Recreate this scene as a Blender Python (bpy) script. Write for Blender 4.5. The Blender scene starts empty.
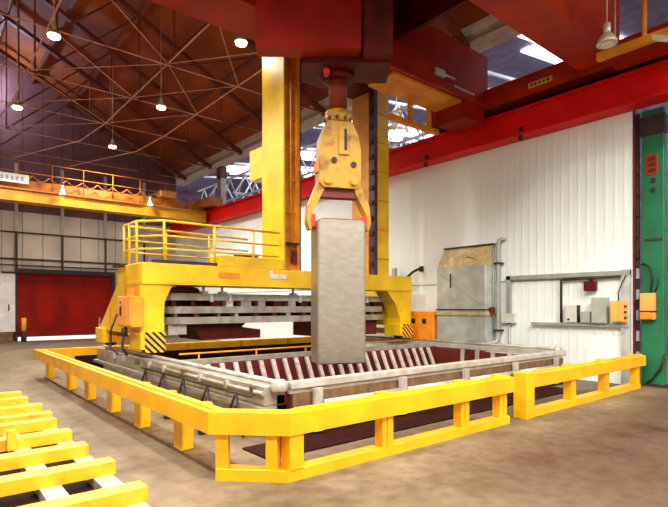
import bpy, bmesh, math, random
from mathutils import Vector, Matrix
random.seed(7)
S = bpy.context.scene
C = S.collection

# ------------------------------------------------------------------ camera
ANG = math.radians(50.35)
cam_d = bpy.data.cameras.new('camera'); cam = bpy.data.objects.new('camera', cam_d); C.objects.link(cam)
cam.location = (0, 0, 1.7)
cam.rotation_euler = (math.radians(90), 0, ANG - math.radians(90))
cam_d.sensor_fit = 'HORIZONTAL'; cam_d.sensor_width = 36.0
cam_d.lens = 36.0 * 506.0 / 668.0
cam_d.shift_y = (306.4 - 253.5) / 668.0
cam_d.clip_end = 300
S.camera = cam
FWD = Vector((math.cos(ANG), math.sin(ANG), 0)); RGT = Vector((math.sin(ANG), -math.cos(ANG), 0))

# ------------------------------------------------------------------ world, exposure
W = bpy.data.worlds.new('world'); S.world = W; W.use_nodes = True
bg = W.node_tree.nodes['Background']; bg.inputs[0].default_value = (1.0, 0.96, 0.9, 1); bg.inputs[1].default_value = 0.75
S.view_settings.view_transform = 'Standard'; S.view_settings.look = 'None'
S.view_settings.exposure = 0.55; S.view_settings.gamma = 1.0; S.view_settings.use_curve_mapping = False
LAMP_W = 1300.0
sun_d = bpy.data.lights.new('sun','SUN'); sun_d.energy = 3.0; sun_d.angle = .01; sun = bpy.data.objects.new('sun', sun_d); C.objects.link(sun)
sun.rotation_euler = (math.radians(-40), 0, 0)      # from beyond the back wall

# ------------------------------------------------------------------ materials
def lin(c):
    return tuple(((v/255)/12.92 if v/255 <= .04045 else ((v/255+.055)/1.055)**2.4) for v in c) + (1,)
def mat(name, c1, c2=None, rough=.5, metal=0, scale=3.0, bump=0.0, bscale=40, stretch=(1,1,1), lo=.35, hi=.65, emit=None, estr=0, spec=.5):
    m = bpy.data.materials.new(name); m.use_nodes = True
    nt = m.node_tree; N = nt.nodes; L = nt.links; b = N['Principled BSDF']
    b.inputs['Roughness'].default_value = rough; b.inputs['Metallic'].default_value = metal
    b.inputs['Specular IOR Level'].default_value = spec
    if c2 is None: c2 = tuple(int(v*.86) for v in c1)
    g = N.new('ShaderNodeNewGeometry'); mp = N.new('ShaderNodeMapping'); mp.inputs['Scale'].default_value = stretch
    L.new(g.outputs['Position'], mp.inputs['Vector'])
    n = N.new('ShaderNodeTexNoise'); n.inputs['Scale'].default_value = scale; n.inputs['Detail'].default_value = 5
    L.new(mp.outputs[0], n.inputs['Vector'])
    r = N.new('ShaderNodeValToRGB'); r.color_ramp.elements[0].position = lo; r.color_ramp.elements[1].position = hi
    r.color_ramp.elements[0].color = lin(c2); r.color_ramp.elements[1].color = lin(c1)
    L.new(n.outputs['Fac'], r.inputs['Fac']); L.new(r.outputs[0], b.inputs['Base Color'])
    if bump:
        n2 = N.new('ShaderNodeTexNoise'); n2.inputs['Scale'].default_value = bscale; L.new(mp.outputs[0], n2.inputs['Vector'])
        bp = N.new('ShaderNodeBump'); bp.inputs['Strength'].default_value = bump; bp.inputs['Distance'].default_value = .02
        L.new(n2.outputs['Fac'], bp.inputs['Height']); L.new(bp.outputs[0], b.inputs['Normal'])
    if emit:
        b.inputs['Emission Color'].default_value = lin(emit); b.inputs['Emission Strength'].default_value = estr
    return m
M = {}
M['yellow'] = mat('yellow_paint', (246,184,8), (230,162,5), .42, scale=2.2, bump=.05)
M['rear_yellow'] = mat('rear_crane_yellow', (214,154,12), (190,124,10), .55, scale=1.5)
M['rear_ochre'] = mat('rear_crane_ochre', (186,112,16), (156,86,12), .55, scale=1.5)
M['column_brown'] = mat('red_brown_column', (128,46,10), (100,30,8), .5, spec=.2)
M['mustard'] = mat('mustard_paint', (176,130,8), (120,80,6), .45, scale=5, bump=.08, lo=.3, hi=.5)
M['shade_red'] = mat('dark_red_shade', (52,15,6), (34,9,4), .8, spec=.15)  # dark red that holds the shade below pit frame, rails and rack
M['lemon'] = mat('lemon_yellow_paint', (236,194,18), (216,170,12), .42, scale=2.0, bump=.05)
M['ochre'] = mat('ochre_paint', (226,150,22), (196,116,14), .5, scale=2.5)
M['worn_yellow'] = mat('worn_yellow_paint', (240,180,26), (204,136,22), .5, scale=4, bump=.15, lo=.3, hi=.5)
M['orange'] = mat('orange_paint', (248,152,36), (236,132,24), .45, scale=3)
M['peach'] = mat('peach_paint', (246,170,84), (236,150,66), .45, scale=3)
M['red'] = mat('red_paint', (226,12,8), (200,8,6), .5, scale=1.2, spec=.2)
M['crane_red'] = mat('crane_red_paint', (160,28,4), (122,14,2), .5, scale=1.0, spec=.2)
M['truck_red'] = mat('truck_orange_red', (180,46,6), (150,28,4), .5, scale=1.5, spec=.2)
M['oxide'] = mat('red_oxide', (112,26,18), (82,14,12), .7, scale=2.5, bump=.15)
M['door_red'] = mat('door_red', (160,18,5), (122,10,4), .6, spec=.2, scale=1.4, stretch=(1,1,.5))
M['maroon'] = mat('maroon_paint', (92,14,8), (60,7,5), .6, spec=.2)
M['steel'] = mat('grey_steel', (176,170,158), (146,138,124), .45, .35, scale=5, bump=.1)
M['pale_steel'] = mat('pale_steel', (204,200,190), (176,170,158), .4, .3, scale=5, bump=.1)
M['bar'] = mat('rib_bar_steel', (214,196,190), (178,156,150), .5, .1, scale=9)
M['slab'] = mat('cast_slab_metal', (172,163,150), (160,150,138), .32, .8, scale=3.0, bump=.01, bscale=14, stretch=(2,2,5))
M['galv'] = mat('galvanised_sheet', (202,208,206), (176,180,174), .38, .35, scale=3, bump=.05)
M['hood_top'] = mat('beige_hood_paint', (198,180,136), (170,148,102), .55, scale=6)
M['conduit'] = mat('conduit_grey', (176,178,172), (150,152,148), .45, .3)
M['panel_box'] = mat('box_grey', (168,172,164), (152,156,148), .5)
M['light_box'] = mat('box_pale', (206,206,196), (194,194,182), .5)
M['dark'] = mat('black_rubber', (20,16,16), (30,22,20), .6)
M['dark_brown'] = mat('dark_brown_steel', (56,36,28), (40,24,20), .6)
M['purple'] = mat('rack_plum_steel', (82,44,58), (58,28,44), .5, .2)
M['white_wall'] = mat('white_sheeting', (236,244,244), (230,238,236), .6, scale=.6)
M['panel_low'] = mat('beige_sheeting', (214,200,184), (196,180,164), .6, scale=.8)
M['panel_up'] = mat('mauve_sheeting', (116,74,76), (96,58,60), .65, scale=.8)
M['roof'] = mat('brown_roof_board', (158,72,18), (124,50,12), .75, scale=.5)
M['roof_steel'] = mat('roof_steel_brown', (112,44,18), (88,32,14), .6)
M['tie'] = mat('pale_tie_steel', (224,160,124), (190,124,98), .5)
M['eave'] = mat('eave_beam_pale', (214,198,178), (190,172,152), .6)
M['grey_col'] = mat('grey_column_paint', (186,180,170), (166,160,150), .5)
M['truss_white'] = mat('white_truss_paint', (226,226,236), (206,206,220), .5)
M['far_wall'] = mat('far_bay_wall', (140,128,156), (116,104,134), .7)
M['green'] = mat('green_column_paint', (14,112,72), (8,90,56), .5, scale=1.3, bump=.05)
M['curb'] = mat('rusty_curb', (122,92,60), (92,66,42), .8, scale=6, bump=.3)
M['lamp_body'] = mat('lamp_body', (210,190,160), (190,170,140), .4, .4)
M['bulb'] = mat('lamp_glow', (255,244,214), None, .4, emit=(255,236,190), estr=14)
M['added_cool_bulb'] = mat('added_cool_glow', (235,244,255), None, .4, emit=(225,236,255), estr=14)
M['skylight'] = mat('skylight_glass', (240,244,255), None, .4, emit=(240,244,255), estr=3.5)
M['sign'] = mat('sign_white', (226,222,220), (206,200,204), .5)
M['plate'] = mat('plate_tan', (226,176,84), (206,156,70), .5)
M['red_pad'] = mat('red_pad', (226,44,24), (200,30,16), .5)
M['pit_dark'] = mat('pit_floor', (52,16,14), (36,10,10), .8)
M['yard'] = mat('yard_concrete', (222,220,216), None, .8)
M['side_sheet'] = mat('pale_side_sheet', (196,200,200), (172,176,178), .5)
M['blue_grey'] = mat('blue_grey', (150,166,178), (130,146,160), .5)
# hazard stripes: flat print
def hazard():
    m = bpy.data.materials.new('hazard_stripes'); m.use_nodes = True; nt = m.node_tree; N = nt.nodes; L = nt.links
    b = N['Principled BSDF']; b.inputs['Roughness'].default_value = .5
    g = N.new('ShaderNodeNewGeometry'); s = N.new('ShaderNodeSeparateXYZ'); L.new(g.outputs['Position'], s.inputs[0])
    a = N.new('ShaderNodeMath'); a.operation = 'ADD'; L.new(s.outputs[0], a.inputs[0]); L.new(s.outputs[2], a.inputs[1])
    f = N.new('ShaderNodeMath'); f.operation = 'MULTIPLY'; f.inputs[1].default_value = 7.4; L.new(a.outputs[0], f.inputs[0])
    fr = N.new('ShaderNodeMath'); fr.operation = 'FRACT'; L.new(f.outputs[0], fr.inputs[0])
    gt = N.new('ShaderNodeMath'); gt.operation = 'GREATER_THAN'; gt.inputs[1].default_value = .5; L.new(fr.outputs[0], gt.inputs[0])
    mx = N.new('ShaderNodeMix'); mx.data_type = 'RGBA'; mx.inputs[6].default_value = lin((16,12,10)); mx.inputs[7].default_value = lin((244,172,52))
    L.new(gt.outputs[0], mx.inputs[0]); L.new(mx.outputs[2], b.inputs['Base Color'])
    return m
M['hazard'] = hazard()
def floor_mat():
    m = bpy.data.materials.new('concrete_floor'); m.use_nodes = True; nt = m.node_tree; N = nt.nodes; L = nt.links
    b = N['Principled BSDF']; b.inputs['Roughness'].default_value = .62; b.inputs['Specular IOR Level'].default_value = .35
    g = N.new('ShaderNodeNewGeometry'); s = N.new('ShaderNodeSeparateXYZ'); L.new(g.outputs['Position'], s.inputs[0])
    n1 = N.new('ShaderNodeTexNoise'); n1.inputs['Scale'].default_value = .9; n1.inputs['Detail'].default_value = 8; n1.inputs['Roughness'].default_value = .65
    n2 = N.new('ShaderNodeTexNoise'); n2.inputs['Scale'].default_value = 6; n2.inputs['Detail'].default_value = 6
    L.new(g.outputs['Position'], n1.inputs['Vector']); L.new(g.outputs['Position'], n2.inputs['Vector'])
    r1 = N.new('ShaderNodeValToRGB'); e = r1.color_ramp.elements
    e[0].position = .32; e[0].color = lin((96,80,60)); e[1].position = .68; e[1].color = lin((140,123,98))
    L.new(n1.outputs['Fac'], r1.inputs[0])
    # brown oil-stained floor paint on the aisle side: its own ragged outline
    mr = N.new('ShaderNodeMapRange'); mr.inputs['From Min'].default_value = 3.2; mr.inputs['From Max'].default_value = 5.2
    L.new(s.outputs[0], mr.inputs['Value'])
    ms = N.new('ShaderNodeMapRange'); ms.inputs['From Min'].default_value = 3.75; ms.inputs['From Max'].default_value = 2.9
    L.new(s.outputs[1], ms.inputs['Value'])
    mu = N.new('ShaderNodeMath'); mu.operation = 'MULTIPLY'; L.new(mr.outputs[0], mu.inputs[0]); L.new(ms.outputs[0], mu.inputs[1])
    ad = N.new('ShaderNodeMath'); ad.operation = 'MULTIPLY_ADD'; L.new(n1.outputs['Fac'], ad.inputs[0]); ad.inputs[1].default_value = 2.0; ad.inputs[2].default_value = -.38
    mu2 = N.new('ShaderNodeMath'); mu2.operation = 'MULTIPLY'; mu2.use_clamp = True; L.new(mu.outputs[0], mu2.inputs[0]); L.new(ad.outputs[0], mu2.inputs[1])
    mx = N.new('ShaderNodeMix'); mx.data_type = 'RGBA'; L.new(mu2.outputs[0], mx.inputs[0]); L.new(r1.outputs[0], mx.inputs[6]); mx.inputs[7].default_value = lin((68,34,20))
    r2 = N.new('ShaderNodeValToRGB'); r2.color_ramp.elements[0].position = .3; r2.color_ramp.elements[1].position = .62
    r2.color_ramp.elements[0].color = (.62,.6,.58,1); r2.color_ramp.elements[1].color = (1,1,1,1); L.new(n2.outputs['Fac'], r2.inputs[0])
    mm = N.new('ShaderNodeMix'); mm.data_type = 'RGBA'; mm.blend_type = 'MULTIPLY'; mm.inputs[0].default_value = .8
    L.new(mx.outputs[2], mm.inputs[6]); L.new(r2.outputs[0], mm.inputs[7]); L.new(mm.outputs[2], b.inputs['Base Color'])
    bp = N.new('ShaderNodeBump'); bp.inputs['Strength'].default_value = .15; bp.inputs['Distance'].default_value = .02
    L.new(n2.outputs['Fac'], bp.inputs['Height']); L.new(bp.outputs[0], b.inputs['Normal'])
    return m
M['floor'] = floor_mat()

# ------------------------------------------------------------------ mesh builder
class MB:
    def __init__(s): s.bm = bmesh.new()
    def _v(s, pts): return [s.bm.verts.new(p) for p in pts]
    def box(s, x0, x1, y0, y1, z0, z1, bev=0):
        v = s._v([(x0,y0,z0),(x1,y0,z0),(x1,y1,z0),(x0,y1,z0),(x0,y0,z1),(x1,y0,z1),(x1,y1,z1),(x0,y1,z1)])
        fs = [s.bm.faces.new([v[i] for i in q]) for q in ((3,2,1,0),(4,5,6,7),(0,1,5,4),(1,2,6,5),(2,3,7,6),(3,0,4,7))]
        if bev:
            es = {e for f in fs for e in f.edges}
            bmesh.ops.bevel(s.bm, geom=list(es), offset=bev, segments=1, affect='EDGES')
        return s
    def beam(s, p, q, w, h, up=(0,0,1)):
        p = Vector(p); q = Vector(q); d = (q-p).normalized(); u = Vector(up)
        if abs(d.dot(u)) > .98: u = Vector((0,1,0))
        r = d.cross(u).normalized(); u = r.cross(d).normalized()
        c = [(-w/2,-h/2),(w/2,-h/2),(w/2,h/2),(-w/2,h/2)]
        a = s._v([p + r*i + u*j for i,j in c]); b = s._v([q + r*i + u*j for i,j in c])
        s.bm.faces.new(a[::-1]); s.bm.faces.new(b)
        for i in range(4): s.bm.faces.new([a[i],a[(i+1)%4],b[(i+1)%4],b[i]])
        return s
    def tube(s, pts, r, seg=8):
        pts = [Vector(p) for p in pts]; rings = []; prev = None
        for i,p in enumerate(pts):
            d = ((pts[i]-pts[i-1]).normalized() if i else Vector()) + ((pts[i+1]-pts[i]).normalized() if i < len(pts)-1 else Vector())
            d.normalize()
            u = prev if prev is not None else (Vector((0,0,1)) if abs(d.z) < .9 else Vector((0,1,0)))
            x = d.cross(u).normalized(); y = x.cross(d).normalized(); prev = y
            rings.append(s._v([p + x*r*math.cos(2*math.pi*k/seg) + y*r*math.sin(2*math.pi*k/seg) for k in range(seg)]))
        for a,b in zip(rings, rings[1:]):
            for k in range(seg):
                f = s.bm.faces.new([a[k],a[(k+1)%seg],b[(k+1)%seg],b[k]]); f.smooth = True
        s.bm.faces.new(rings[0][::-1]); s.bm.faces.new(rings[-1])
        return s
    def prism(s, poly, axis, a0, a1):
        def mk(a): return [((a,p[0],p[1]) if axis=='x' else (p[0],a,p[1]) if axis=='y' else (p[0],p[1],a)) for p in poly]
        A = s._v(mk(a0)); B = s._v(mk(a1)); n = len(poly)
        s.bm.faces.new(A[::-1]); s.bm.faces.new(B)
        for i in range(n): s.bm.faces.new([A[i],A[(i+1)%n],B[(i+1)%n],B[i]])
        return s
    def lathe(s, prof, c=(0,0,0), seg=16):
        c = Vector(c); rings = [s._v([c+Vector((r*math.cos(2*math.pi*k/seg), r*math.sin(2*math.pi*k/seg), z)) for k in range(seg)]) for r,z in prof]
        for a,b in zip(rings, rings[1:]):
            for k in range(seg):
                f = s.bm.faces.new([a[k],a[(k+1)%seg],b[(k+1)%seg],b[k]]); f.smooth = True
        s.bm.faces.new(rings[0][::-1]); s.bm.faces.new(rings[-1])
        return s
    def build(s, name, m, parent=None, local=False):
        bmesh.ops.recalc_face_normals(s.bm, faces=s.bm.faces)
        if parent is not None:
            off = Vector((0,0,0)) if local else WLOC[parent.name]
        else:
            xs = [v.co for v in s.bm.verts]
            off = Vector(((min(p.x for p in xs)+max(p.x for p in xs))/2, (min(p.y for p in xs)+max(p.y for p in xs))/2, min(p.z for p in xs)))
        for v in s.bm.verts: v.co -= off
        me = bpy.data.meshes.new(name); s.bm.to_mesh(me); s.bm.free(); me.materials.append(M[m])
        o = bpy.data.objects.new(name, me); C.objects.link(o)
        if parent is not None:
            o.parent = parent; WLOC[o.name] = off.copy()
        else:
            o.location = off; WLOC[o.name] = off.copy()
        return o
WLOC = {}
def tag(o, label, cat, group=None):
    o['label'] = label; o['category'] = cat
    if group: o['group'] = group
    return o
def thing(name, loc, label, cat, group=None, rz=0):
    o = bpy.data.objects.new(name, None); C.objects.link(o); o.location = loc; o.rotation_euler = (0,0,rz)
    o.empty_display_size = .1
    WLOC[o.name] = Vector(loc)
    return tag(o, label, cat, group)
def struct(o):
    o['kind'] = 'structure'; return o
def bx(name, m, parent, *a, bev=0): return MB().box(*a, bev=bev).build(name, m, parent)
ORD = ['first','second','third','fourth','fifth','sixth','seventh','eighth','ninth','tenth','eleventh','twelfth']

# ================================================================== STRUCTURE
WX = 11.9          # white wall plane
BY = 29.0          # back wall plane
PX0, PX1, PY0, PY1 = 3.75, 11.0, 5.5, 8.95     # pit opening
# floor with the pit opening
fl = MB()
for a in ((-18,PX0,-12,BY),(PX1,26,-12,BY),(PX0,PX1,-12,PY0),(PX0,PX1,PY1,BY)):
    fl.box(a[0],a[1],a[2],a[3],-.3,0)
fo = struct(fl.build('floor', 'floor'))
pit = MB()
pit.box(PX0-.15,PX0,PY0,PY1,-2.4,.55).box(PX1,PX1+.12,PY0,PY1,-2.4,.55).box(PX0,PX1,PY0-.08,PY0,-2.4,.55).box(PX0,PX1,PY1,PY1+.15,-2.4,.6)
pw = struct(pit.build('wall_pit', 'oxide'))
struct(MB().box(PX0,PX1,PY0,PY1,-2.5,-2.4).build('floor_pit', 'pit_dark'))
yard = struct(MB().box(-20,40,BY+.3,BY+30,-.2,-.02).build('ground_yard', 'yard'))

# right white wall: ribbed sheeting with one corrugated profile
wr = MB(); y = 4.28; prof = []
while y < BY - .05:
    prof += [(WX, y), (WX, y+.12), (WX-.004, y+.14), (WX-.004, y+.18), (WX, y+.2)]; y += .2
poly = prof + [(WX+.1, y), (WX+.1, 4.28)]
wr.prism(poly, 'z', 0, 6.2)
wall_r = struct(wr.build('wall_right', 'white_wall'))
MB().box(WX-.01, WX+.1, 4.265, 4.28, 0, 6.2).build('edge_trim', 'oxide', wall_r)
MB().box(WX-.015, WX, 4.3, 26.8, 2.33, 2.36).build('joint_strip', 'panel_box', wall_r)

# back wall of separate sheeting panels, girts, studs, door
wbm = MB().box(-17.5, 3.8, BY+.06, BY+.1, 0, 3.4).box(8.26, WX, BY+.06, BY+.1, 0, 3.4).box(-17.5, WX, BY+.06, BY+.1, 3.4, 6.6)
wbm.prism([(-17.5,6.6),(WX,6.6),(WX,9.45),(-3,16.9),(-17.5,9.65)], 'y', BY+.06, BY+.1)
wb = struct(wbm.build('wall_back', 'roof_steel'))
def roof_z(x): return 9.35 + (12.2 - x)*.5 if x > -3 else 9.35 + 15.2*.5 - (-3 - x)*.5
pwid = .875; x = -6.4
while x < WX - .01:
    x1 = min(x + pwid, WX)
    inside = x1 > 3.8 and x < 8.28
    MB().box(x+.012, x1-.012, BY, BY+.05, 3.4 if inside else 0, 6.35).build('panel', 'panel_low', wb)
    MB().prism([(x+.012,6.37),(x1-.012,6.37),(x1-.012,roof_z(x1)-.05),(x+.012,roof_z(x)-.05)], 'y', BY, BY+.05).build('upper_panel', 'panel_up', wb)
    x += pwid
for z, h in ((5.33,.07),(4.02,.09),(3.72,.05)):
    MB().box(-6, WX, BY-.1, BY-.005, z-h/2, z+h/2).build('girt', 'dark_brown', wb)
for sx in (-2, -.1, 1.88, 3.82, 5.84, 7.93, 10.0):
    MB().box(sx-.05, sx+.05, BY-.14, BY-.105, 3.45 if 3.8 < sx < 8.2 else 0, 5.35).build('stud', 'dark_brown', wb)
    MB().box(sx-.07, sx+.07, BY-.14, BY-.02, 5.37, 8.7).build('upper_stud', 'grey_col', wb)
# red roll-up door standing a little open above the sill
d1 = struct(MB().box(3.88, 8.24, BY-.02, BY+.02, .22, 3.35).build('door_1', 'door_red'))
sl = MB(); z = .22
while z < 3.3:
    sl.prism([(BY-.02,z),(BY-.045,z+.02),(BY-.045,z+.09),(BY-.02,z+.115)], 'x', 3.92, 8.2); z += .12
so = sl.build('slat', 'door_red', d1); so['kind'] = 'stuff'
bx('bottom_bar', 'dark_brown', d1, 3.88, 8.24, BY-.06, BY+.03, .19, .26)
bx('head_box', 'dark_brown', d1, 3.76, 8.36, BY-.3, BY-.02, 3.33, 3.55)
for a in (3.76, 8.24): bx('guide_rail', 'dark_brown', d1, a, a+.12, BY-.12, BY+.03, 0, 3.33)

# roof
ro = struct(MB().prism([(12.6,9.15),(-3,16.95),(-18,9.45),(-18,9.6),(-3,17.15),(12.6,9.35)], 'y', -12, BY+.3).build('ceiling', 'roof'))
for px in (10.9, 9.3, 7.7, 6.1, 4.5, 2.9, 1.3, -.3, -1.9):
    z = roof_z(px) - .22
    MB().beam((px,-11,z-.08),(px,BY,z-.08), .12, .22, up=(.447,0,.894)).build('purlin', 'roof_steel', ro)
# trusses
TY = [27.8, 24.6, 21.4, 18.2, 15.0, 11.8, 8.6]
names = ['nearest to the back wall','second from the back wall','third from the back wall','fourth from the back wall','fifth from the back wall','above the far guard rail','right above the pit']
for k, ty in enumerate(TY):
    t = thing('roof_truss', (4.5, ty, 9.0), 'brown steel roof truss with thin pale bottom chord, '+names[k], 'roof truss', 'roof trusses')
    pts = [11.9, 9.3, 6.1, 2.9, -.3, -3]
    MB().beam((12, ty, roof_z(12)-.45), (-3, ty, roof_z(-3)-.45), .2, .16).build('rafter', 'roof_steel', t)
    MB().beam((12, ty, 9.0), (-3, ty, 9.0), .026, .026).build('bottom_chord', 'tie', t)
    for i in range(1, len(pts)):
        MB().beam((pts[i], ty, 9.0), (pts[i], ty, roof_z(pts[i])-.45), .05, .05, up=(0,1,0)).build('web_post', 'roof_steel', t)
        MB().beam((pts[i], ty, 9.0), (pts[i-1], ty, roof_z(pts[i-1])-.45), .05, .05).build('web_diagonal', 'roof_steel', t)
# pale bracing in the plane of the bottom chords
for k,(bxp,nm) in enumerate(((2.7,'nearest the left'),(5.9,'in the middle'),(8.3,'nearest the white wall'))):
    o = MB().tube([(bxp,-2,9.05),(bxp,21.4,9.05),(bxp-.3,24.2,8.97),(bxp-2.2,28.8,8.9)], .024, 6).build('roof_tie', 'tie')
    tag(o, 'pale pipe running along under the roof trusses, '+nm, 'pipe', 'roof ties')
for k,(a,b) in enumerate((((2.7,18.2),(5.9,15)),((2.7,15),(5.9,18.2)),((5.9,15),(8.3,18.2)),((5.9,18.2),(8.3,15)),((2.7,21.4),(5.9,18.2)),((2.7,18.2),(5.9,21.4)),((5.9,21.4),(8.3,18.2)),((5.9,11.8),(8.3,15)),((2.7,11.8),(5.9,15)),((5.9,15),(8.3,11.8)),((2.7,24.6),(5.9,21.4)))):
    o = MB().tube([(a[0],a[1],9.04),(b[0],b[1],9.04)], .014, 6).build('brace_rod', 'tie')
    far, near = max(a[1],b[1]), min(a[1],b[1]); fx_ = a[0] if a[1] == far else b[0]
    tag(o, 'thin pale brace rod, %s row, between %s and %s trusses from back, far end %s' % ('left' if a[0] < 5 else 'right', ORD[TY.index(far)], ORD[TY.index(near)], 'left' if fx_ == min(a[0],b[0]) else 'right'), 'rod', 'roof brace rods')

# eave beams above the open clerestory and columns of the right-hand wall line
tag(MB().box(12.0,12.3,-2,29,8.86,9.12).build('eave_beam','eave'), 'lower pale eave beam above the clerestory opening', 'beam', 'eave beams')
tag(MB().box(11.85,12.25,-2,29,9.24,9.5).build('eave_beam','eave'), 'upper pale eave beam right under the brown roof', 'beam', 'eave beams')
cg = thing('building_column', (12.2, 23.8, 0), 'grey steel building column rising above the far red runway girder', 'column')
MB().box(12.05,12.35,23.6,23.64,0,9.2).box(12.05,12.35,23.96,24.0,0,9.2).box(12.18,12.22,23.64,23.96,0,9.2).build('column_shaft','grey_col',cg)
bx('column_cap','roof_steel',cg, 12.02,12.38,23.57,24.03,8.3,8.86)

# neighbouring bay seen through the clerestory
struct(MB().box(26,26.2,-5,BY+6,0,13).build('wall_bay','far_wall'))
struct(MB().box(12.2,26.2,BY+5.8,BY+6,0,13).build('wall_bay_end','far_wall'))
rb = struct(MB().prism([(12.3,9.6),(26,11.4),(26,11.55),(12.3,9.75)],'y',-5,BY+6).build('ceiling_bay','far_wall'))
for k,yy in enumerate((6.5,11.5,16.5,21.5,26.0)):
    MB().prism([(15,9.88),(21,10.67),(21,10.7),(15,9.92)],'y',yy,yy+2.2).build('skylight','skylight',rb)
    MB().prism([(13,9.62),(24.5,11.1),(24.5,11.18),(13,9.68)],'y',yy+.3,yy+1.6).build('skylight_pane','skylight',rb)
for k,ty in enumerate((9.5,13.0,16.5,20,23.5,27)):
    t = thing('bay_truss',(17,ty,7.3),'white lattice truss in the neighbouring bay, '+ORD[k]+' from the viewer','roof truss','white trusses in the next bay')
    MB().beam((12.7,ty,7.6),(25.5,ty,7.6),.1,.1).build('bottom_chord','truss_white',t)
    MB().beam((12.7,ty,9.1),(25.5,ty,10.75),.1,.1).build('top_chord','truss_white',t)
    for i in range(6):
        xa = 12.8+i*2.1
        MB().beam((xa,ty,7.6),(xa+1.05,ty,9.1+(xa+1.05-12.7)*.129),.07,.07).build('web_diagonal','truss_white',t)
        MB().beam((xa+1.05,ty,9.1+(xa+1.05-12.7)*.129),(xa+2.1,ty,7.6),.07,.07).build('web_diagonal','truss_white',t)
    if k < 5:
        MB().beam((14.7,ty,7.62),(14.7,ty+3.5,7.62),.06,.06).build('cross_tie','truss_white',t)
        MB().beam((14.7,ty,7.62),(18.9,ty+3.5,7.62),.06,.06).build('cross_brace','truss_white',t)

lt = thing('bay_lattice',(13.3,18,7.2),'white zigzag lattice girder running along the clerestory opening','lattice girder')
MB().beam((13.3,9.8,7.53),(13.3,29,7.53),.08,.08).build('bottom_chord','truss_white',lt); MB().beam((13.3,9.8,8.7),(13.3,29,8.7),.08,.08).build('top_chord','truss_white',lt)
for k in range(12):
    ya = 9.8+k*1.6
    MB().beam((13.3,ya,7.53),(13.3,ya+.8,8.7),.05,.05).build('web_diagonal','truss_white',lt); MB().beam((13.3,ya+.8,8.7),(13.3,ya+1.6,7.53),.05,.05).build('web_diagonal','truss_white',lt)

# red crane runway girder on the white wall
rg = thing('runway_girder',(11.6,10,5.92),'long red crane runway girder along the top of the white wall','girder')
bx('web','red',rg, 11.5,11.54,2.4,BY-.1,5.95,6.5)
bx('top_flange','red',rg, 11.38,11.75,2.4,BY-.1,6.5,6.56)
bx('bottom_flange','red',rg, 11.4,11.88,2.4,BY-.1,5.9,5.95)
MB().box(11.55,11.6,2.4,BY-.1,6.56,6.64).build('crane_rail','dark_brown',rg)
for yy in (9.6,6.6): bx('cable_clip','dark_brown',rg, 11.42,11.49,yy,yy+.08,5.78,6.1)

# green column at the wall's end
gc = thing('building_column',(12.3,3.9,0),'green painted steel building column past the end of the white wall','column')
bx('shaft','green',gc, 12.05,12.2,3.74,4.17,0,5.89,bev=.015)
bx('column_head','dark_brown',gc, 12.02,12.23,3.72,4.19,5.35,5.75)
bx('base_plate','dark_brown',gc, 11.98,12.3,3.68,4.2,0,.06)
for (ya,yb,za,zb) in ((3.86,4.08,4.5,4.92),):
    p = bx('emblem_plate','truck_red',gc, 12.03,12.05,ya,yb,za,zb,bev=.008)
    for i in range(3): bx('mark','dark_brown',p, 12.015,12.03,ya+.03,yb-.06,za+.06+i*.12,za+.12+i*.12)
for zz in (4.32,4.12): bx('mark','dark_brown',gc, 12.035,12.05,3.9,3.98,zz,zz+.1)
bx('bracket','dark_brown',gc, 12.03,12.05,3.76,4.1,3.1,3.14)
gap = thing('service_riser',(12.1,4.3,0),'dark riser with pale cable tray in the gap beside the green column','riser')
bx('backing','dark_brown',gap, 12.08,12.12,4.21,4.5,0,5.88)
for k in range(10): bx('clamp','blue_grey' if k<5 else 'dark_brown',gap, 12.02,12.08,4.21,4.26,.5+k*.45,.72+k*.45)

# ================================================================== GUARD RAILS
def post(parent, x0,x1,y0,y1,z0,z1): return bx('post','yellow',parent,x0,x1,y0,y1,z0,z1,bev=.006)
gr = thing('guard_rail',(2.77,4.0,0),'long yellow steel guard rail bending around the pit','guard rail')
B0,B1 = .455,.67
MB().prism([(2.77,4.0),(6.74,4.0),(6.74,4.2),(2.85,4.2)],'z',B0,B1).build('front_beam','yellow',gr)
MB().prism([(2.2,4.57),(2.77,4.0),(2.85,4.2),(2.4,4.65)],'z',B0,B1).build('corner_beam','yellow',gr)
MB().prism([(2.2,4.57),(2.4,4.65),(2.4,13.7),(2.2,13.9)],'z',B0,B1).build('side_beam','yellow',gr)
MB().prism([(2.2,13.9),(2.4,13.7),(11.0,13.7),(11.0,13.9)],'z',B0,B1).build('rear_beam','yellow',gr)
MB().prism([(2.86,4.06),(6.72,4.06),(6.72,4.12),(2.9,4.12)],'z',B1,B1+.025).build('lip','yellow',gr)
MB().prism([(2.27,4.64),(2.33,4.67),(2.33,13.6),(2.27,13.6)],'z',B1,B1+.02).build('lip','yellow',gr)
MB().prism([(2.77,4.03),(6.66,4.03),(6.66,4.19),(2.85,4.19)],'z',0,.11).build('base_beam','yellow',gr)
MB().prism([(2.26,4.54),(2.77,4.03),(2.85,4.19),(2.38,4.66)],'z',0,.11).build('base_beam','yellow',gr)
post(gr,2.78,2.95,4.02,4.18,.11,B0)
for xx in (4.07,5.53,6.44):
    post(gr,xx,xx+.18,4.05,4.18,.11,B0); bx('stiffener','yellow',gr,xx+.07,xx+.11,4.035,4.05,.11,B0)
    bx('clip','yellow',gr,xx+.05,xx+.22,4.13,4.24,B1,B1+.03)
MB().prism([(2.27,4.56),(2.36,4.47),(2.43,4.56),(2.36,4.64)],'z',.11,B0).build('post','yellow',gr)
MB().prism([(2.62,4.2),(2.7,4.12),(2.79,4.2),(2.7,4.28)],'z',.11,B0).build('post','yellow',gr)
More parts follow.
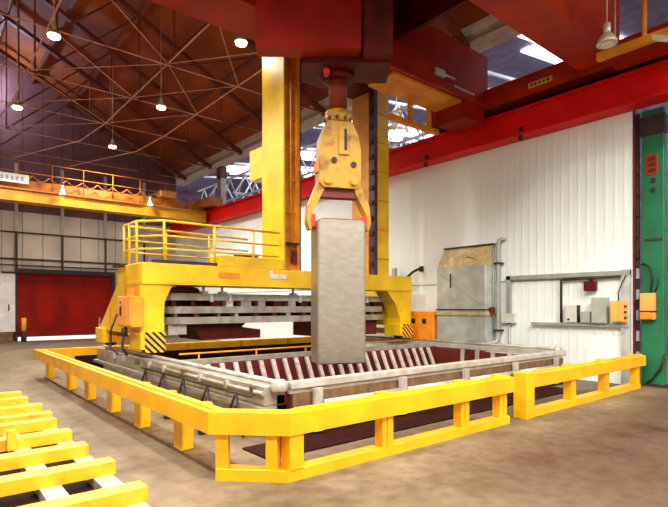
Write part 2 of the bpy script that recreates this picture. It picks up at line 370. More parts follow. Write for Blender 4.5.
for yy in (5.6,7.0,8.3,9.7,11.1,13.2):
    post(gr,2.37,2.51,yy,yy+.2,.04,B0); bx('flange','yellow',gr,2.36,2.37,yy-.02,yy+.22,.04,B0)
for xx in (4.2,5.9,7.6,9.3,10.6):
    bx('post','ochre',gr,xx,xx+.2,13.72,13.88,0,B0); bx('stiffener','ochre',gr,xx+.02,xx+.1,13.66,13.7,B0,B1)
bx('curb','curb',gr,2.36,2.62,4.75,13.6,0,.04)
g2 = thing('guard_rail',(7.07,4.0,0),'short separate yellow guard rail section in front of the white wall','guard rail')
bx('beam','yellow',g2,7.27,11.83,4.0,4.2,B0,B1,bev=.008)
bx('end_post','yellow',g2,7.03,7.27,3.98,4.2,0,B1+.03,bev=.01)
bx('base_beam','yellow',g2,7.27,11.62,4.03,4.19,0,.11)
bx('lip','yellow',g2,7.28,11.8,4.06,4.12,B1,B1+.025)
for xx in (8.58,9.93,11.42): post(g2,xx,xx+.18,4.04,4.18,.11,B0)
for xx in (8.55,9.9,11.4): bx('clip','yellow',g2,xx+.08,xx+.25,4.13,4.24,B1,B1+.03)

# ================================================================== PIT FRAME
RZ = .72
pf = thing('pit_surround',(7.3,5.4,0),'grey steel surround raised on short posts around the ribbed pit','pit surround')
MB().box(3.75,11.05,5.38,5.52,RZ-.1,RZ,bev=.01).box(3.75,11.05,5.42,5.48,RZ-.16,RZ-.1).build('front_beam','pale_steel',pf)
for xx in (4.05,5.7,7.3,8.9,10.5):
    bx('post','pale_steel',pf,xx,xx+.13,5.27,5.33,0.05,RZ-.1)
for x0,x1 in ((4.2,5.68),(5.85,7.28),(7.45,8.88),(9.05,10.48)):
    MB().tube([(x0,5.29,.42),(x1,5.29,.42)],.04,8).build('water_pipe','pale_steel',pf)
bx('front_wall_plate','shade_red',pf,3.4,11.0,5.33,5.36,0,.28)  # wall plate, its dark red includes the missing light below the frame
bx('front_apron','curb',pf,3.76,11.0,5.36,5.40,.26,.57)
bx('floor_shade','shade_red',pf,3.0,10.3,4.74,5.33,0,.02)  # thin dark plate in place of the frame and rail shadow on the floor
bx('rear_shade','shade_red',pf,3.0,11.0,13.4,13.5,0,.5)  # dark sheet drawn for the shadow under the rear guard beam
bx('far_beam','steel',pf,3.75,11.05,8.98,9.12,RZ-.12,RZ-.02,bev=.01)
bx('wall_side_beam','pale_steel',pf,11.06,11.34,5.45,13.0,RZ-.14,RZ-.02,bev=.01)
MB().tube([(11.2,5.5,RZ+.02),(11.2,12.9,RZ+.02)],.035,6).build('rail','steel',pf)
# left track beam with pipe clutter
bx('track_beam','steel',pf,3.42,3.74,5.5,13.2,RZ-.3,RZ-.03,bev=.02)
MB().tube([(3.6,5.42,RZ),(3.6,13.2,RZ)],.035,8).build('track_pipe','pale_steel',pf)
MB().tube([(3.4,5.5,RZ-.13),(3.4,9.8,RZ-.13)],.03,8).build('water_pipe','steel',pf)
bx('lower_flange','steel',pf,3.34,3.75,5.5,13.2,RZ-.36,RZ-.3)
MB().lathe([(.09,0),(.11,.03),(.11,.13),(.07,.16)],(3.6,5.45,RZ-.12),14).build('end_cap','pale_steel',pf)
for k in range(9):
    yy = 5.75+k*.75+random.uniform(-.1,.1)
    bx('clamp','pale_steel' if k%3 else 'curb',pf,3.36,3.46,yy,yy+.07,RZ-.17,RZ-.06)
for k in range(8):
    bx('side_panel','side_sheet',pf,3.56,3.6,5.6+k*.95,6.5+k*.95,0,RZ-.36)
for yy,xx in ((5.46,10.95),(5.6,11.2)):
    MB().lathe([(.06,0),(.06,.05),(.035,.05),(.035,.12)],(xx,yy,RZ),10).build('bolt','pale_steel',pf)
# ribs leaning from the far wall and standing along the wall side
rbs = [3.98+.29*k for k in range(24)]
for xx in rbs:
    MB().beam((xx,8.9,.6),(xx+.03,8.1,-1.1),.09,.05,up=(0,1,0)).build('rib','bar',pf)
for yy in (8.0,7.55,7.1,6.65,6.2,5.8):
    MB().beam((10.97,yy,.6),(10.9,yy,-1.0),.05,.09,up=(0,1,0)).build('rib','bar',pf)
MB().tube([(3.9,9.35,.78),(10.9,9.35,.78)],.02,6).build('yellow_pipe','ochre',pf)
for xx in (4.3,5.6,6.9,8.2,9.5): MB().tube([(xx,9.35,.0),(xx,9.35,.78)],.018,6).build('pipe_post','ochre',pf)

# hanging cables along the left track
fc = thing('festoon_cable',(3.3,7,0),'black cables hanging in loops from the left pit track','cable')
MB().tube([(3.28,5.6,.55),(3.28,9.6,.55)],.014,6).build('carrier_wire','dark',fc)
for k in range(5):
    yy = 6.0+k*.85
    MB().tube([(3.28,yy,.55),(3.26,yy-.12,.3),(3.25,yy-.25,.02)],.018,6).build('cable_drop','dark',fc)
    MB().tube([(3.28,yy,.55),(3.26,yy+.14,.3),(3.25,yy+.28,.02)],.018,6).build('cable_drop','dark',fc)
vb = [(2.95,8.6),(2.95,7.5),(2.95,6.3)]
for k,(a,b) in enumerate(vb):
    o = thing('junction_box',(a,b,0),'small yellow junction box beside the left track, '+ORD[k]+' from the far end','box','junction boxes by the left track')
    bx('housing','yellow',o,a-.12,a+.12,b-.07,b+.07,.12,.42,bev=.01); bx('foot','dark',o,a-.05,a+.05,b-.04,b+.04,0,.12)

# ================================================================== GANTRY (lid carriage)
ga = thing('gantry_crane',(7.2,10.4,0),'yellow travelling gantry spanning the pit on two tracks','gantry')
GY0,GY1,GZ0,GZ1 = 9.9,10.9,2.17,2.56
bx('girder','lemon',ga,3.38,11.15,GY0,GY1,GZ0,GZ1,bev=.012)
bx('girder_flange','lemon',ga,3.38,11.15,GY0-.03,GY1+.03,GZ0-.03,GZ0)
bx('grille','ochre',ga,5.0,5.5,GY0-.012,GY0,GZ0+.14,GZ0+.26)
tg = bx('tag_plate','sign',ga,6.32,6.75,GY0-.015,GY0,GZ0+.17,GZ0+.27); bx('bracket','sign',ga,6.3,6.36,GY0-.02,GY0,GZ0+.17,GZ0+.36)
def leg(side):
    s = 1 if side > 0 else -1
    if side < 0:
        xa,xb = 3.4,3.82
        bx('leg_head','lemon',ga,xa+.01,xb,10.93,11.5,2.14,2.55)
        MB().prism([(9.91,1.15),(12.95,1.15),(11.55,2.14),(9.91,2.14)],'x',xa,xb).build('leg','lemon',ga)
        MB().prism([(3.8,1.15),(3.84,1.8),(3.98,2.1),(4.3,2.19),(3.8,2.2)],'y',9.92,10.4).build('haunch','lemon',ga)
        bx('stiffener','lemon',ga,xa-.03,xa,9.93,9.99,1.15,2.13); bx('leg_rib','ochre',ga,xa-.02,xa,11.9,12.0,1.2,1.7)
    else:
        xa,xb = 10.68,11.12
        MB().prism([(9.91,1.15),(12.95,1.15),(11.55,2.14),(9.91,2.14)],'x',xa,xb).build('leg','lemon',ga)
        MB().prism([(10.7,1.3),(10.5,1.75),(10.1,2.19),(9.9,2.19),(10.7,2.2)],'y',9.92,10.4).build('haunch','lemon',ga)
    for y0,y1 in ((9.85,10.5),(12.35,13.0)):
        bx('wheel_box','lemon',ga,xa-.06,xb-.02,y0,y1,.86,1.2,bev=.01)
        MB().tube([(xa+.1,(y0+y1)/2,RZ+.2),(xa+.3,(y0+y1)/2,RZ+.2)],.14,14).build('wheel','dark_brown',ga)
    bx('sill','ochre',ga,xa+.05,xb-.1,10.5,12.35,.9,1.05)
    bx('hazard_plate','hazard',ga,xa+.02,xb+.0,9.83,9.85,.8,1.2)
leg(-1); leg(1)
# walkway and handrail
bx('walkway_deck','dark_brown',ga,3.3,6.6,GY1,11.5,GZ1-.02,GZ1+.03)
bx('top_box','lemon',ga,5.05,6.68,GY0+.02,GY0+.5,GZ1,GZ1+.24,bev=.01)
bx('toe_board','dark_brown',ga,3.6,5.0,GY0+.05,GY0+.1,GZ1,GZ1+.07); bx('motor','dark',ga,5.6,6.1,GY0+.2,GY0+.45,GZ1+.24,GZ1+.34)
HZ = GZ1+.86
hp = [(6.6,GY0+.08),(3.85,GY0+.08),(3.45,GY0+.5),(3.45,11.2),(6.6,11.45)]
for z in (HZ, GZ1+.56, GZ1+.3):
    MB().tube([(a,b,z) for a,b in hp],.026 if z==HZ else .02,8).build('handrail','lemon',ga)
for a,b in ((3.85,GY0+.08),(4.95,GY0+.08),(5.9,GY0+.08),(3.45,GY0+.5),(3.45,10.85),(3.45,11.2),(4.4,11.3),(5.5,11.38)):
    MB().tube([(a,b,GZ1),(a,b,HZ)],.026,8).build('railing_post','lemon',ga)
# masts
def mast(x0,x1,y0,y1,right):
    z0,z1 = GZ1-.02,8.4
    if not right:
        bx('mast_plate','lemon',ga,x0,x0+.05,y0,y1,z0,z1)
        bx('mast_web','ochre',ga,x0+.05,x1,y0+.1,y0+.14,z0,z1)
        bx('mast_flange','ochre',ga,x1-.08,x1,y0,y0+.1,z0,z1)
        bx('mast_edge','dark_brown',ga,x1,x1+.05,y0+.02,y1,z0,z1)
        for z in range(6): bx('batten','ochre',ga,x0+.05,x1-.08,y0+.05,y0+.1,3.2+z*.75,3.24+z*.75)
        MB().tube([(x0+.25,y0+.06,2.9),(x0+.25,y0+.06,7.6)],.022,6).build('conduit','ochre',ga)
        b = bx('switch_box','oxide',ga,x0+.26,x0+.36,y0-.05,y0+.09,2.75,3.05); bx('switch_shelf','dark_brown',ga,x0+.05,x0+.42,y0-.06,y0+.09,3.18,3.22)
        bx('mast_outrigger','lemon',ga,x0+.02,x0+.3,y1,y1+.65,4.95,5.72)
    else:
        bx('mast_plate','ochre',ga,x0,x0+.05,y0+.2,y1,z0,z1)  # inner face in ochre, its shadow put into the colour
        bx('rack_strip','purple',ga,x0-.02,x0+.1,y0-.02,y0+.2,z0,z1)
        bx('mast_flange','lemon',ga,x0+.1,x1,y0,y0+.12,z0,z1)
        bx('mast_back','ochre',ga,x0+.05,x1-.1,y0+.3,y1,z0,z1)
        for k in range(12): bx('roller','dark',ga,x0-.06,x0-.02,y0+.02,y0+.16,2.8+k*.42,2.92+k*.42)
        for k in range(6): bx('batten','ochre',ga,x0+.1,x1,y0-.012,y0,3.0+k*.8,3.03+k*.8)
        MB().tube([(x1+.06,y0+.1,2.6),(x1+.06,y0+.1,3.4)],.025,6).build('ladder_pole','lemon',ga)
mast(6.7,7.17,9.95,10.9,False); mast(9.68,10.24,9.95,10.86,True)
bx('crosshead','maroon',ga,7.25,9.65,10.0,10.8,7.62,8.4)
# electric cabinet on the left leg
oc = thing('control_cabinet',(3.2,10,1.3),'orange control cabinet fixed to the left gantry leg','cabinet')
bx('body','orange',oc,3.16,3.39,9.82,10.7,1.3,1.9,bev=.012)
bx('door','peach',oc,3.145,3.16,9.86,10.66,1.34,1.86)
bx('handle','dark',oc,3.125,3.145,10.38,10.44,1.52,1.7); bx('latch','dark',oc,3.13,3.145,10.4,10.45,1.76,1.8)
bx('lamp_box','ochre',oc,3.2,3.34,10.2,10.34,1.9,2.05)
cc = thing('power_cable',(3.1,10.4,.7),'dark power cables dropping from the orange cabinet to the track','cable')
MB().tube([(3.2,10.3,1.3),(3.16,10.28,1.1),(3.12,10.24,.9),(3.2,10.2,.74)],.03,8).build('cable','dark',cc)
MB().tube([(3.13,10.6,1.55),(3.05,10.75,1.2),(3.08,10.85,.85),(3.15,10.6,.74)],.018,8).build('cable','dark',cc)
MB().tube([(3.18,10.3,1.28),(3.18,10.3,1.12)],.06,8).build('gland','dark_brown',cc)

# ================================================================== PIT LID hanging below the gantry
li = thing('pit_lid',(7.2,11.3,1.3),'layered grey steel pit lid hanging under the yellow gantry girder','pit lid')
def plate(x0,x1,y0,y1,r):
    pts=[]
    for cx_,cy_,a0 in ((x1-r,y1-r,0),(x0+r,y1-r,90),(x0+r,y0+r,180),(x1-r,y0+r,270)):
        for k in range(5):
            a=math.radians(a0+k*22.5); pts.append((cx_+r*math.cos(a),cy_+r*math.sin(a)))
    return pts
MB().prism(plate(3.95,10.6,10.3,12.4,.3),'z',1.83,1.98).build('upper_frame','steel',li)
MB().prism(plate(4.0,10.55,10.3,12.4,.35),'z',1.55,1.70).build('middle_plate','steel',li)
MB().prism(plate(3.97,10.58,10.3,12.4,.35),'z',1.32,1.47).build('lower_plate','steel',li)
MB().box(4.3,10.2,10.6,12.1,1.47,1.83).build('core','maroon',li)
for k in range(15):
    x0 = 4.15+k*.42+random.uniform(-.05,.05); w=random.uniform(.07,.3)
    bx('spacer',random.choice(['maroon','sign','steel','dark_brown']),li,x0,x0+w,10.33,10.6,1.70,1.83)
for k in range(13):
    x0 = 4.2+k*.48+random.uniform(-.05,.05); w=random.uniform(.05,.16)
    bx('spacer',random.choice(['oxide','sign','curb','steel']),li,x0,x0+w,10.33,10.6,1.47,1.55)
for xx in (4.9,5.35,7.3,9.6):
    MB().tube([(xx,10.42,1.9),(xx,10.42,2.16)],.028,8).build('hanger_rod','pale_steel',li)
    bx('hanger_lug','sign',li,xx-.07,xx+.07,10.33,10.5,1.98,2.03); bx('hanger_cup','sign',li,xx+.1,xx+.17,10.28,10.32,1.8,1.97)
MB().prism([(4.2,1.98),(4.95,1.98),(4.85,2.1),(4.6,2.16),(4.3,2.1)],'y',10.6,11.6).build('cover','oxide',li)
MB().prism([(4.5,1.32),(6.0,1.32),(5.9,1.22),(6.4,1.15),(6.4,.95),(4.9,.95),(4.75,1.15)],'y',10.5,11.7).build('under_frame','maroon',li)
bx('under_frame','oxide',li,8.2,10.3,10.5,11.7,.9,1.32); bx('under_pipe','pale_steel',li,4.1,4.5,10.4,10.6,1.1,1.3)

# orange cabinet by the right leg
rc = thing('machine_cabinet',(11.35,10,0.0),'orange machine cabinet by the right gantry leg','cabinet')
bx('body','orange',rc,11.36,11.8,9.28,10.45,0,1.55,bev=.02)
bx('vent','dark',rc,11.345,11.36,9.55,9.68,1.2,1.34); bx('vent','dark',rc,11.345,11.36,9.95,10.1,1.2,1.34); bx('panel_line','ochre',rc,11.35,11.36,9.82,9.85,.1,1.5)

# ================================================================== BRIDGE CRANE (red)
br = thing('bridge_crane',(7,6.4,6.6),'dark red overhead bridge crane with two girders','bridge crane')
bx('rear_girder','crane_red',br,-4,11.35,7.5,8.46,6.8,8.1)
bx('girder_flange','truck_red',br,-4,11.35,7.47,7.52,6.78,6.82)
bx('front_girder','truck_red',br,-4,11.35,4.33,5.06,6.8,8.1)
bx('end_truck','truck_red',br,11.22,11.8,3.3,9.3,6.68,7.22,bev=.01)
bx('truck_flange','maroon',br,11.16,11.86,3.3,9.3,6.645,6.68)
for yy in (4.0,8.6): MB().tube([(11.4,yy,6.76),(11.75,yy,6.76)],.12,12).build('wheel','dark_brown',br)
pl = bx('name_plate','plate',br,11.2,11.22,5.72,6.3,6.86,6.98)
for k in range(5): bx('character','dark_brown',pl,11.192,11.2,5.79+k*.1,5.84+k*.1,6.89,6.95)
bx('conductor_box','galv',br,9.2,9.55,7.44,7.5,7.05,7.2); bx('conductor_arm','pale_steel',br,9.55,9.95,7.46,7.5,7.12,7.15)
MB().beam((9.9,7.45,6.95),(10.7,7.45,6.95),.03,.03).build('cable_tray','pale_steel',br)
for xx in (9.3,10.0): bx('gusset','ochre',br,xx,xx+.08,8.3,8.4,6.2,6.74)
bx('lower_chord','ochre',br,8.6,10.4,8.3,8.42,6.12,6.24)
bx('drive_box','crane_red',br,10.4,11.2,7.5,8.4,6.35,6.8); bx('lit_soffit','ochre',br,8.0,10.4,7.62,8.44,6.74,6.8)  # ochre plate stands for lamplight on the girder's underside
# walkway frame and lamp on the right of the bridge
bx('walkway_beam','ochre',br,10.2,10.32,2.4,4.32,6.48,6.62); bx('walkway_beam','truck_red',br,10.9,11.0,2.4,4.3,6.62,6.7)
bx('walkway_floor','crane_red',br,10.3,11.15,2.4,4.3,6.55,6.6)
MB().tube([(10.26,3.5,6.6),(10.26,3.5,8.0)],.045,6).build('railing_post','ochre',br)
MB().tube([(10.26,4.0,6.6),(10.26,4.0,8.0)],.015,6).build('hanger','pale_steel',br)
MB().beam((10.26,3.5,6.62),(10.2,2.9,6.3),.09,.09).build('white_strut','sign',br)
# trolley above both girders
tr = thing('crane_trolley',(6.4,6.4,8.1),'dark red crane trolley riding on the bridge girders','trolley')
bx('frame','maroon',tr,5.0,8.0,4.4,8.4,8.12,8.4)
bx('side_plate','maroon',tr,5.0,5.1,5.08,7.48,7.4,8.12); bx('side_plate','maroon',tr,7.9,8.0,5.08,7.48,7.4,8.12)

# slewing head, column, tongs: the head is slewed round on its column
AX = Vector((5.873,6.978,0)); YAW = math.radians(50.35-90)
sh = thing('slewing_head',(AX.x,AX.y,5.79),'dark red slewing head with round column hanging from the trolley','slewing head',rz=YAW)
def lb(name,m,par,*a,bev=0): return MB().box(*a,bev=bev).build(name,m,par,local=True)
lb('front_box','crane_red',sh,-1.36,.38,-.82,-.5,.15,.97,bev=.015)
lb('core','maroon',sh,-.62,.9,-.5,.3,.06,.97)
lb('side_pod','maroon',sh,.42,.9,-.78,-.5,.1,.97)
MB().tube([(0,0,.97),(0,0,2.3)],.33,20).build('neck','maroon',sh,local=True)
MB().tube([(0,0,.25),(0,0,-.6)],.165,20).build('column','column_brown',sh,local=True)
MB().lathe([(.2,-.05),(.3,-.02),(.3,.05),(.25,.06)],(0,0,0),20).build('collar','maroon',sh,local=True)
MB().tube([(-.2,-.34,0),(-.2,-.22,0)],.06,12).build('signal_lamp','red_pad',sh,local=True)
TR = YAW + math.radians(15)
tn = thing('lifting_tongs',(AX.x,AX.y,3.4),'yellow lifting tongs gripping the slab with two arms','tongs',rz=TR)
MB().lathe([(.19,1.58),(.235,1.6),(.235,1.78),(.2,1.8)],(0,0,0),20).build('collar','mustard',tn,local=True)
for k in range(10):
    a=2*math.pi*k/10
    MB().tube([(.235*math.cos(a),.235*math.sin(a),1.6),(.235*math.cos(a),.235*math.sin(a),1.66)],.028,6).build('bolt','oxide',tn,local=True)
MB().prism([(-.38,.48),(-.38,1.1),(-.33,1.34),(-.22,1.58),(.22,1.58),(.33,1.34),(.38,1.1),(.38,.48),(.3,.4),(-.3,.4)],'y',-.18,.18).build('head_body','mustard',tn,local=True)
lb('guide_plate','mustard',tn,-.04,.16,-.21,-.18,.98,1.5,bev=.01); lb('slot','dark',tn,.06,.11,-.216,-.21,1.06,1.44)
for xx,zz in ((-.12,.88),(.24,.82)):
    MB().tube([(xx,-.2,zz),(xx,-.175,zz)],.055,12).build('pin_hole','dark',tn,local=True)
lb('side_notch','ochre',tn,-.42,-.38,-.1,.1,.68,.86)
for sgn in (-1,1):
    MB().tube([(sgn*.24,-.25,.52),(sgn*.24,.25,.52)],.07,12).build('pivot_pin','ochre',tn,local=True)
    arm=[(.16,.6),(.34,.6),(.56,.1),(.59,-.2),(.55,-.34),(.5,-.34),(.5,-.05),(.42,.1)]
    MB().prism([(sgn*a,b) for a,b in arm],'y',-.12,.12).build('arm','mustard',tn,local=True)
    lb('grip_pad','red_pad',tn,*(sorted((sgn*.445,sgn*.51))),-.14,.14,-.3,-.08)
lb('cross_bar','oxide',tn,-.34,.34,-.1,.1,.24,.4)
sb = thing('metal_slab',(AX.x,AX.y,.69),'tall grey cast metal slab hanging in the tongs above the pit','slab',rz=TR)
w,hh,t2,r = .44,2.58,.29,.05
bm_=MB(); rings=[]
for z,i in ((0,.02),(.02,0),(hh-.06,0),(hh-.015,.02),(hh,.06)):
    rings.append(bm_._v([(p[0],p[1],z-(.05*(p[0]/w)**2 if z>1 else 0)) for p in plate(-w+i,w-i,-t2+i,t2-i,r)]))
for a,b in zip(rings,rings[1:]):
    for k in range(len(a)): bm_.bm.faces.new([a[k],a[(k+1)%len(a)],b[(k+1)%len(a)],b[k]])
bm_.bm.faces.new(rings[0][::-1]); bm_.bm.faces.new(rings[-1])
bm_.build('slab_body','slab',sb,local=True)

# ================================================================== RIGHT WALL FITTINGS
ho = thing('exhaust_hood',(11.65,8.3,0),'galvanised sheet hood with slanted beige top on the white wall','hood')
HY0,HY1 = 7.62,9.2
bx('body','galv',ho,11.42,11.87,HY0,HY1,1.62,2.78,bev=.01)
MB().prism([(11.42,2.78),(11.87,2.78),(11.87,3.33),(11.78,3.33)],'y',HY0,HY1).build('sloped_top','hood_top',ho)
bx('top_edge','dark_brown',ho,11.74,11.87,HY0-.02,HY1+.02,3.33,3.37)
bx('ledge','hood_top',ho,11.38,11.87,HY0-.03,HY1+.03,1.46,1.54); bx('ledge','dark_brown',ho,11.4,11.87,HY0-.02,HY1+.02,1.6,1.63)
bx('neck','galv',ho,11.44,11.87,HY0,HY1,1.54,1.6)
bx('lower_body','galv',ho,11.42,11.87,HY0,HY1,0,1.46)
MB().beam((11.415,HY1-.1,2.6),(11.415,HY0+.1,1.75),.012,.02).build('crease','panel_box',ho)
bx('handle','dark',ho,11.39,11.42,8.7,8.73,2.2,2.6)
MB().beam((11.6,8.3,3.05),(11.5,7.7,2.85),.03,.03).build('stay','dark_brown',ho)
dp = thing('drain_pipe',(11.75,7.45,0),'tall grey pipe with bent ends beside the sheet metal hood','pipe')
MB().tube([(11.83,7.3,3.42),(11.8,7.36,3.46),(11.75,7.42,3.42),(11.75,7.45,3.3),(11.75,7.45,.95),(11.74,7.47,.82),(11.68,7.5,.76),(11.45,7.54,.74),(11.36,7.7,.74),(11.36,8.1,.74)],.055,10).build('pipe','conduit',dp)
MB().tube([(11.74,7.58,3.2),(11.74,7.58,1.0)],.03,8).build('thin_pipe','panel_box',dp)
for z in (2.8,1.05): bx('strap','dark_brown',dp,11.68,11.88,7.36,7.54,z,z+.05)
bx('valve','oxide',dp,11.58,11.7,7.5,7.61,1.5,1.68)
cf = thing('conduit_run',(11.8,5.8,0),'grey square conduit framing the switch boxes on the white wall','conduit')
bx('vertical_duct','conduit',cf,11.78,11.87,7.12,7.24,1.5,2.48); bx('duct_box','light_box',cf,11.74,11.87,6.98,7.36,1.28,1.52)
MB().tube([(11.83,7.17,1.28),(11.83,7.17,0)],.035,8).build('pipe_drop','conduit',cf)
bx('horizontal_duct','conduit',cf,11.78,11.87,4.3,7.24,2.38,2.48)
MB().tube([(11.8,4.5,2.36),(11.8,5.76,2.33),(11.8,5.8,2.3),(11.8,5.8,1.32)],.03,8).build('conduit_pipe','dark_brown',cf)
bx('end_duct','galv',cf,11.8,11.87,4.3,4.48,0,2.5)
bx('horizontal_duct_lower','conduit',cf,11.76,11.87,4.32,6.54,1.25,1.31)
bx('pull_box','panel_box',cf,11.78,11.87,4.4,4.48,1.1,1.25)
def wbox(name,m,y0,y1,z0,z1,label,cat,d=.14,door=None,ext=(),off=.03):
    o = thing(name,(11.8,(y0+y1)/2,z0),label,cat)
    bx('housing',m,o,WX-off-d,WX-off,y0,y1,z0,z1,bev=.006)
    bx('cover',door or m,o,WX-off-.015-d,WX-off-d,y0+.02,y1-.02,z0+.02,z1-.02)
    for nm,mm,a in ext: bx(nm,mm,o,*a)
    return o
wbox('switch_box','light_box',5.4,5.68,1.32,1.73,'pale grey switch box, leftmost on the wall shelf','switch box',ext=(('knob','dark',(11.69,11.725,5.56,5.6,1.38,1.42)),('side_strip','dark',(11.73,11.87,5.385,5.4,1.33,1.73))))
wbox('switch_box','panel_box',5.11,5.31,1.32,1.58,'smallest grey switch box, between two taller ones on the shelf','switch box')
wbox('switch_box','panel_box',4.74,5.06,1.32,1.9,'tallest grey switch box on the wall shelf','switch box',d=.18,ext=(('cover_line','conduit',(11.67,11.68,4.76,5.04,1.44,1.45)),))
wbox('relay_box','plate',4.36,4.64,1.36,1.82,'tan relay box with side hinges near the green column','switch box',d=.15,off=.105,ext=tuple(('hinge','dark_brown',(11.64,11.72,4.33,4.36,1.44+.12*k,1.48+.12*k)) for k in range(3)))
wbox('lamp_box','maroon',5.0,5.25,2.05,2.27,'dark red box hanging under the wall conduit','box',ext=(('hanger','dark',(11.78,11.85,5.1,5.15,2.27,2.38)),))
wc = MB().tube([(11.72,4.5,1.82),(11.7,4.5,1.98),(11.74,4.44,2.2),(11.8,4.38,2.36)],.014,6).build('box_cable','dark'); tag(wc,'thin black cable rising from the tan relay box','cable')
go = thing('column_box',(12,4,1.4),'orange junction box strapped to the green column','junction box')
bx('housing','peach',go,11.9,12.045,3.88,4.15,1.42,1.98,bev=.01); bx('strap','dark_brown',go,11.89,12.045,3.87,4.16,1.58,1.61)
bx('lower_cover','orange',go,11.88,11.9,3.9,4.13,1.44,1.56)
gcab = thing('column_cable',(12,4,0),'black cable looping over the green column above the orange box','cable')
MB().tube([(12.02,3.98,1.98),(12.02,3.94,2.3),(12.02,4.0,2.55),(12.02,4.1,2.62),(12.02,4.16,2.6)],.018,6).build('cable','dark',gcab)
MB().tube([(12.02,3.9,2.0),(12.02,3.84,2.15),(12.02,3.84,2.3)],.014,6).build('cable','dark',gcab)
MB().tube([(12.0,3.7,.7),(12.0,3.78,.4),(12.0,3.95,.15),(12.0,4.05,.06)],.025,6).build('cable','dark',gcab)
wa = thing('wall_bracket',(11.7,10.6,2.5),'dark bent pipe arm on the white wall by the right mast','pipe')
MB().tube([(11.85,10.15,2.85),(11.75,10.2,2.82),(11.7,10.35,2.75),(11.65,10.6,2.55),(11.65,10.85,2.5),(11.65,11.1,2.52)],.04,8).build('arm','dark_brown',wa)
bx('wall_plate','dark',wa,11.84,11.88,10.08,10.22,2.76,2.92); bx('riser','grey_col',wa,11.6,11.7,11.0,11.12,1.3,2.9)
bx('junction','dark',wa,11.58,11.72,10.96,11.16,2.44,2.58)

# ================================================================== YELLOW BRIDGE CRANE AT THE BACK
yb = thing('rear_bridge_crane',(4,24,5.9),'yellow overhead bridge crane with railing in front of the back wall','bridge crane')
bx('girder','rear_yellow',yb,-6,11.3,23.7,24.3,5.93,6.38,bev=.01)
bx('upper_girder','rear_ochre',yb,-6,11.3,23.9,24.4,6.45,6.85)
bx('walkway','rear_ochre',yb,-6,11.3,23.6,24.5,6.38,6.45)
bx('end_truck','rear_ochre',yb,11.0,11.75,22.8,25.0,6.64,7.05)
MB().tube([(-6,23.65,7.55),(11.0,23.65,7.55)],.02,6).build('handrail','rear_ochre',yb); MB().tube([(-6,23.65,7.1),(11.0,23.65,7.1)],.022,6).build('handrail','rear_ochre',yb)
for k in range(13): MB().tube([(-4+k*1.2,23.65,6.45),(-4+k*1.2,23.65,7.55)],.018,6).build('railing_post','rear_ochre',yb)
MB().tube([(10.4+.2*(k%2)-.0*k,23.62,6.5+.3*k) for k in range(3)],.02,6).build('stay','rear_ochre',yb)
for k in range(14):
    x0=1.2+k*.62; MB().tube([(x0,23.62,7.0),(x0+.15,23.6,6.85),(x0+.31,23.6,6.78),(x0+.47,23.6,6.85),(x0+.62,23.62,7.0)],.02,5).build('festoon_loop','rear_ochre',yb)
bx('hoist_motor','rear_ochre',yb,8.9,9.7,23.5,24.0,6.86,7.2,bev=.04)
sg = thing('crane_sign',(3.2,23.6,6.6),'white lettered sign board on the yellow rear crane','sign')
bx('board','sign',sg,1.2,3.55,23.56,23.6,6.62,6.98)
for k in range(9): bx('character','blue_grey',sg,1.9+k*.17,2.0+k*.17,23.55,23.56,6.72,6.88)
for k,(xx,nm) in enumerate(((4.75,'left'),(8.4,'right'))):
    o = thing('work_light',(xx,23.5,6.2),'small white work light below the rear crane railing, '+nm+' one','lamp','work lights on the rear crane')
    MB().lathe([(.13,0),(.1,.1),(.05,.22),(.05,.34)],(xx,23.5,6.42),12).build('shade','sign',o); MB().lathe([(.1,0),(.1,.02)],(xx,23.5,6.40),12).build('bulb','bulb',o)
    MB().tube([(xx,23.5,6.7),(xx,23.64,6.95)],.025,6).build('bracket','dark_brown',o)

# items at the red door
wp = thing('door_cabinet',(3.2,28.3,0),'white cabinet standing left of the red door','cabinet')
bx('body','sign',wp,2.5,3.68,28.2,28.6,.5,3.25); bx('plinth','curb',wp,2.4,3.55,27.9,28.6,0,.5); bx('handle','dark',wp,3.4,3.45,28.17,28.2,1.5,1.8)
bo = thing('bollard',(4.05,28.3,0),'yellow and dark bollard at the foot of the red door','bollard')
MB().tube([(4.05,28.3,0),(4.05,28.3,.5)],.12,12).build('base','dark_brown',bo); MB().tube([(4.05,28.3,.5),(4.05,28.3,1.15)],.11,12).build('sleeve','yellow',bo)
for k,xx in enumerate((7.5,7.85)):
    o = MB().tube([(xx,28.5,0),(xx+.12,28.85,1.1+.3*k)],.03,6).build('leaning_rod','sign'); tag(o,('shorter' if k==0 else 'taller')+' white rod leaning at the right of the red door','rod','rods by the red door')

# ================================================================== YELLOW SKID RACK, front left
sk = thing('floor_rack',(0.5,6.5,0),'low floor rack of yellow steel cross beams on pale runners','rack')
for xx in (-1.0,-.1,.84,1.28):
    bx('runner','pale_steel',sk,xx,xx+.17,3.0,10.4,.013,.1)
by = [3.3,4.19,5.07,5.85,6.64,7.45,7.95,8.69,9.5,10.2]
for k,yy in enumerate(by):
    j = random.uniform(-.04,.04); e = 1.45+j
    MB().prism([(yy-.02,.1),(yy+.18,.1),(yy+.18,.12),(yy+.04,.12),(yy+.04,.195),(yy+.18,.195),(yy+.18,.22),(yy-.02,.22)],'x',-1.6,e).build('cross_beam','worn_yellow',sk)
    if k in (4,6): bx('stop','worn_yellow',sk,.78,.86,yy-.12,yy-.02,.12,.33)
bx('end_stop','worn_yellow',sk,1.0,1.06,10.2,10.35,.12,.5)
bx('gap_shade','shade_red',sk,-.9,1.27,3.0,10.3,.002,.012)  # dark sheet painted as floor shadow between the cross beams

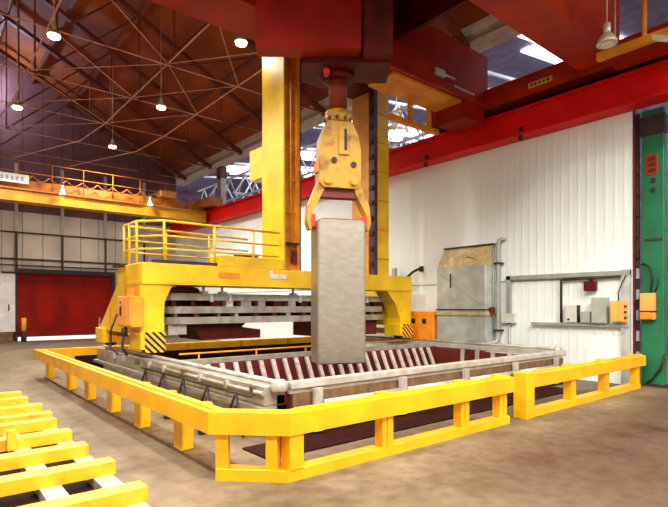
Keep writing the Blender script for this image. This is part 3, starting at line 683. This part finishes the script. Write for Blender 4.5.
# ================================================================== HIGH-BAY LAMPS
def lamp(x,y,z,label,power=LAMP_W,grp='high-bay lamps in rows under the roof',sc=.68):
    o = thing('high_bay_lamp',(x,y,z),label,'lamp',grp)
    P_ = lambda pr: [(a*sc,b*sc) for a,b in pr]
    MB().lathe(P_([(.24,0),(.25,.02),(.2,.14),(.1,.2),(.07,.22)]),(x,y,z),18).build('shade','lamp_body',o)
    MB().lathe(P_([(.19,-.07),(.21,-.03),(.21,0.0)]),(x,y,z-.005),18).build('bulb','bulb',o)
    MB().lathe(P_([(.07,.22),(.08,.26),(.08,.42),(.04,.46)]),(x,y,z),12).build('ballast','lamp_body',o)
    MB().tube([(x,y,z+.46*sc),(x,y,(roof_z(x)+.03) if x < 12 else 9.7)],.01,6).build('hanger','lamp_body',o)
    ld = bpy.data.lights.new('lamp_light','SPOT'); ld.energy = power; ld.shadow_soft_size = .25; ld.spot_size = math.radians(155); ld.spot_blend = .5
    ld.color = (1,.94,.82)
    lo = bpy.data.objects.new('lamp_light',ld); C.objects.link(lo); lo.parent = o; lo.location = (0,0,-.12)
    return o
nm = {(6.4,11.43):'lamp brightest of all, beside the red crane',(6.4,16.86):'lamp in the middle of the right row',(6.4,22.3):'lamp low and far over the rear crane',
      (2.66,14.1):'large lamp near the upper left corner',(2.66,19.95):'smaller lamp at the left edge above the rear crane'}
for (x,y),l in nm.items(): lamp(x,y,8.42,'lit high-bay '+l, power=LAMP_W*(.1 if y < 12 else .75 if y > 21 else 1.0))
for x,y in ((6.4,-1.2),(2.66,2.6),(2.66,8.4),(-1.1,5.5),(-1.1,0),(9.9,-1.2),(2.66,-3),(6.4,-5.5)):  # unseen lamps added to carry the front light
    lamp(x,y,8.42,'added high-bay lamp towards the viewer, unseen, for the front light', power=LAMP_W*(1.3 if x < 3 else .95))
lamp(14.0,13.2,8.25,'bright lamp glaring through the clerestory beside the right mast',power=1500,grp='lamps in the next bay',sc=1.6)
fx = thing('added_daylight',(2.4,27.9,12.2),'added cool light, unseen, standing for daylight on the back wall at left','lamp')  # added lamp out of view, stands in for daylight glow on the gable
MB().lathe([(.2,0),(.22,.04),(.16,.2),(.08,.26)],(2.4,27.9,12.3),16).build('shade','lamp_body',fx)  # shade of the added daylight lamp, unseen
MB().lathe([(.16,-.04),(.18,0)],(2.4,27.9,12.3),16).build('bulb','added_cool_bulb',fx)
MB().beam((2.4,27.9,12.56),(2.4,29.0,12.7),.05,.05).build('bracket','dark_brown',fx)
fd = bpy.data.lights.new('added_daylight_lamp','POINT'); fd.energy = 380; fd.color = (.6,.75,1); fd.shadow_soft_size = .2
fo_ = bpy.data.objects.new('added_daylight_lamp',fd); C.objects.link(fo_); fo_.parent = fx; fo_.location = (0,0,-.15)
cl = thing('crane_lamp',(9.28,3.75,6.26),'unlit bell-shaped lamp hanging under the crane walkway','lamp')
CLX,CLY,CLZ = 9.28,3.75,6.26
MB().lathe([(.17,0),(.16,.06),(.1,.16),(.05,.2)],(CLX,CLY,CLZ),16).build('shade','lamp_body',cl); MB().lathe([(.05,.2),(.06,.22),(.06,.36),(.03,.38)],(CLX,CLY,CLZ),12).build('ballast','galv',cl)
MB().tube([(CLX,CLY,CLZ+.38),(CLX,CLY,CLZ+1.9)],.01,6).build('hanger','pale_steel',cl); MB().lathe([(.1,-.03),(.12,0)],(CLX,CLY,CLZ),12).build('bulb','sign',cl)
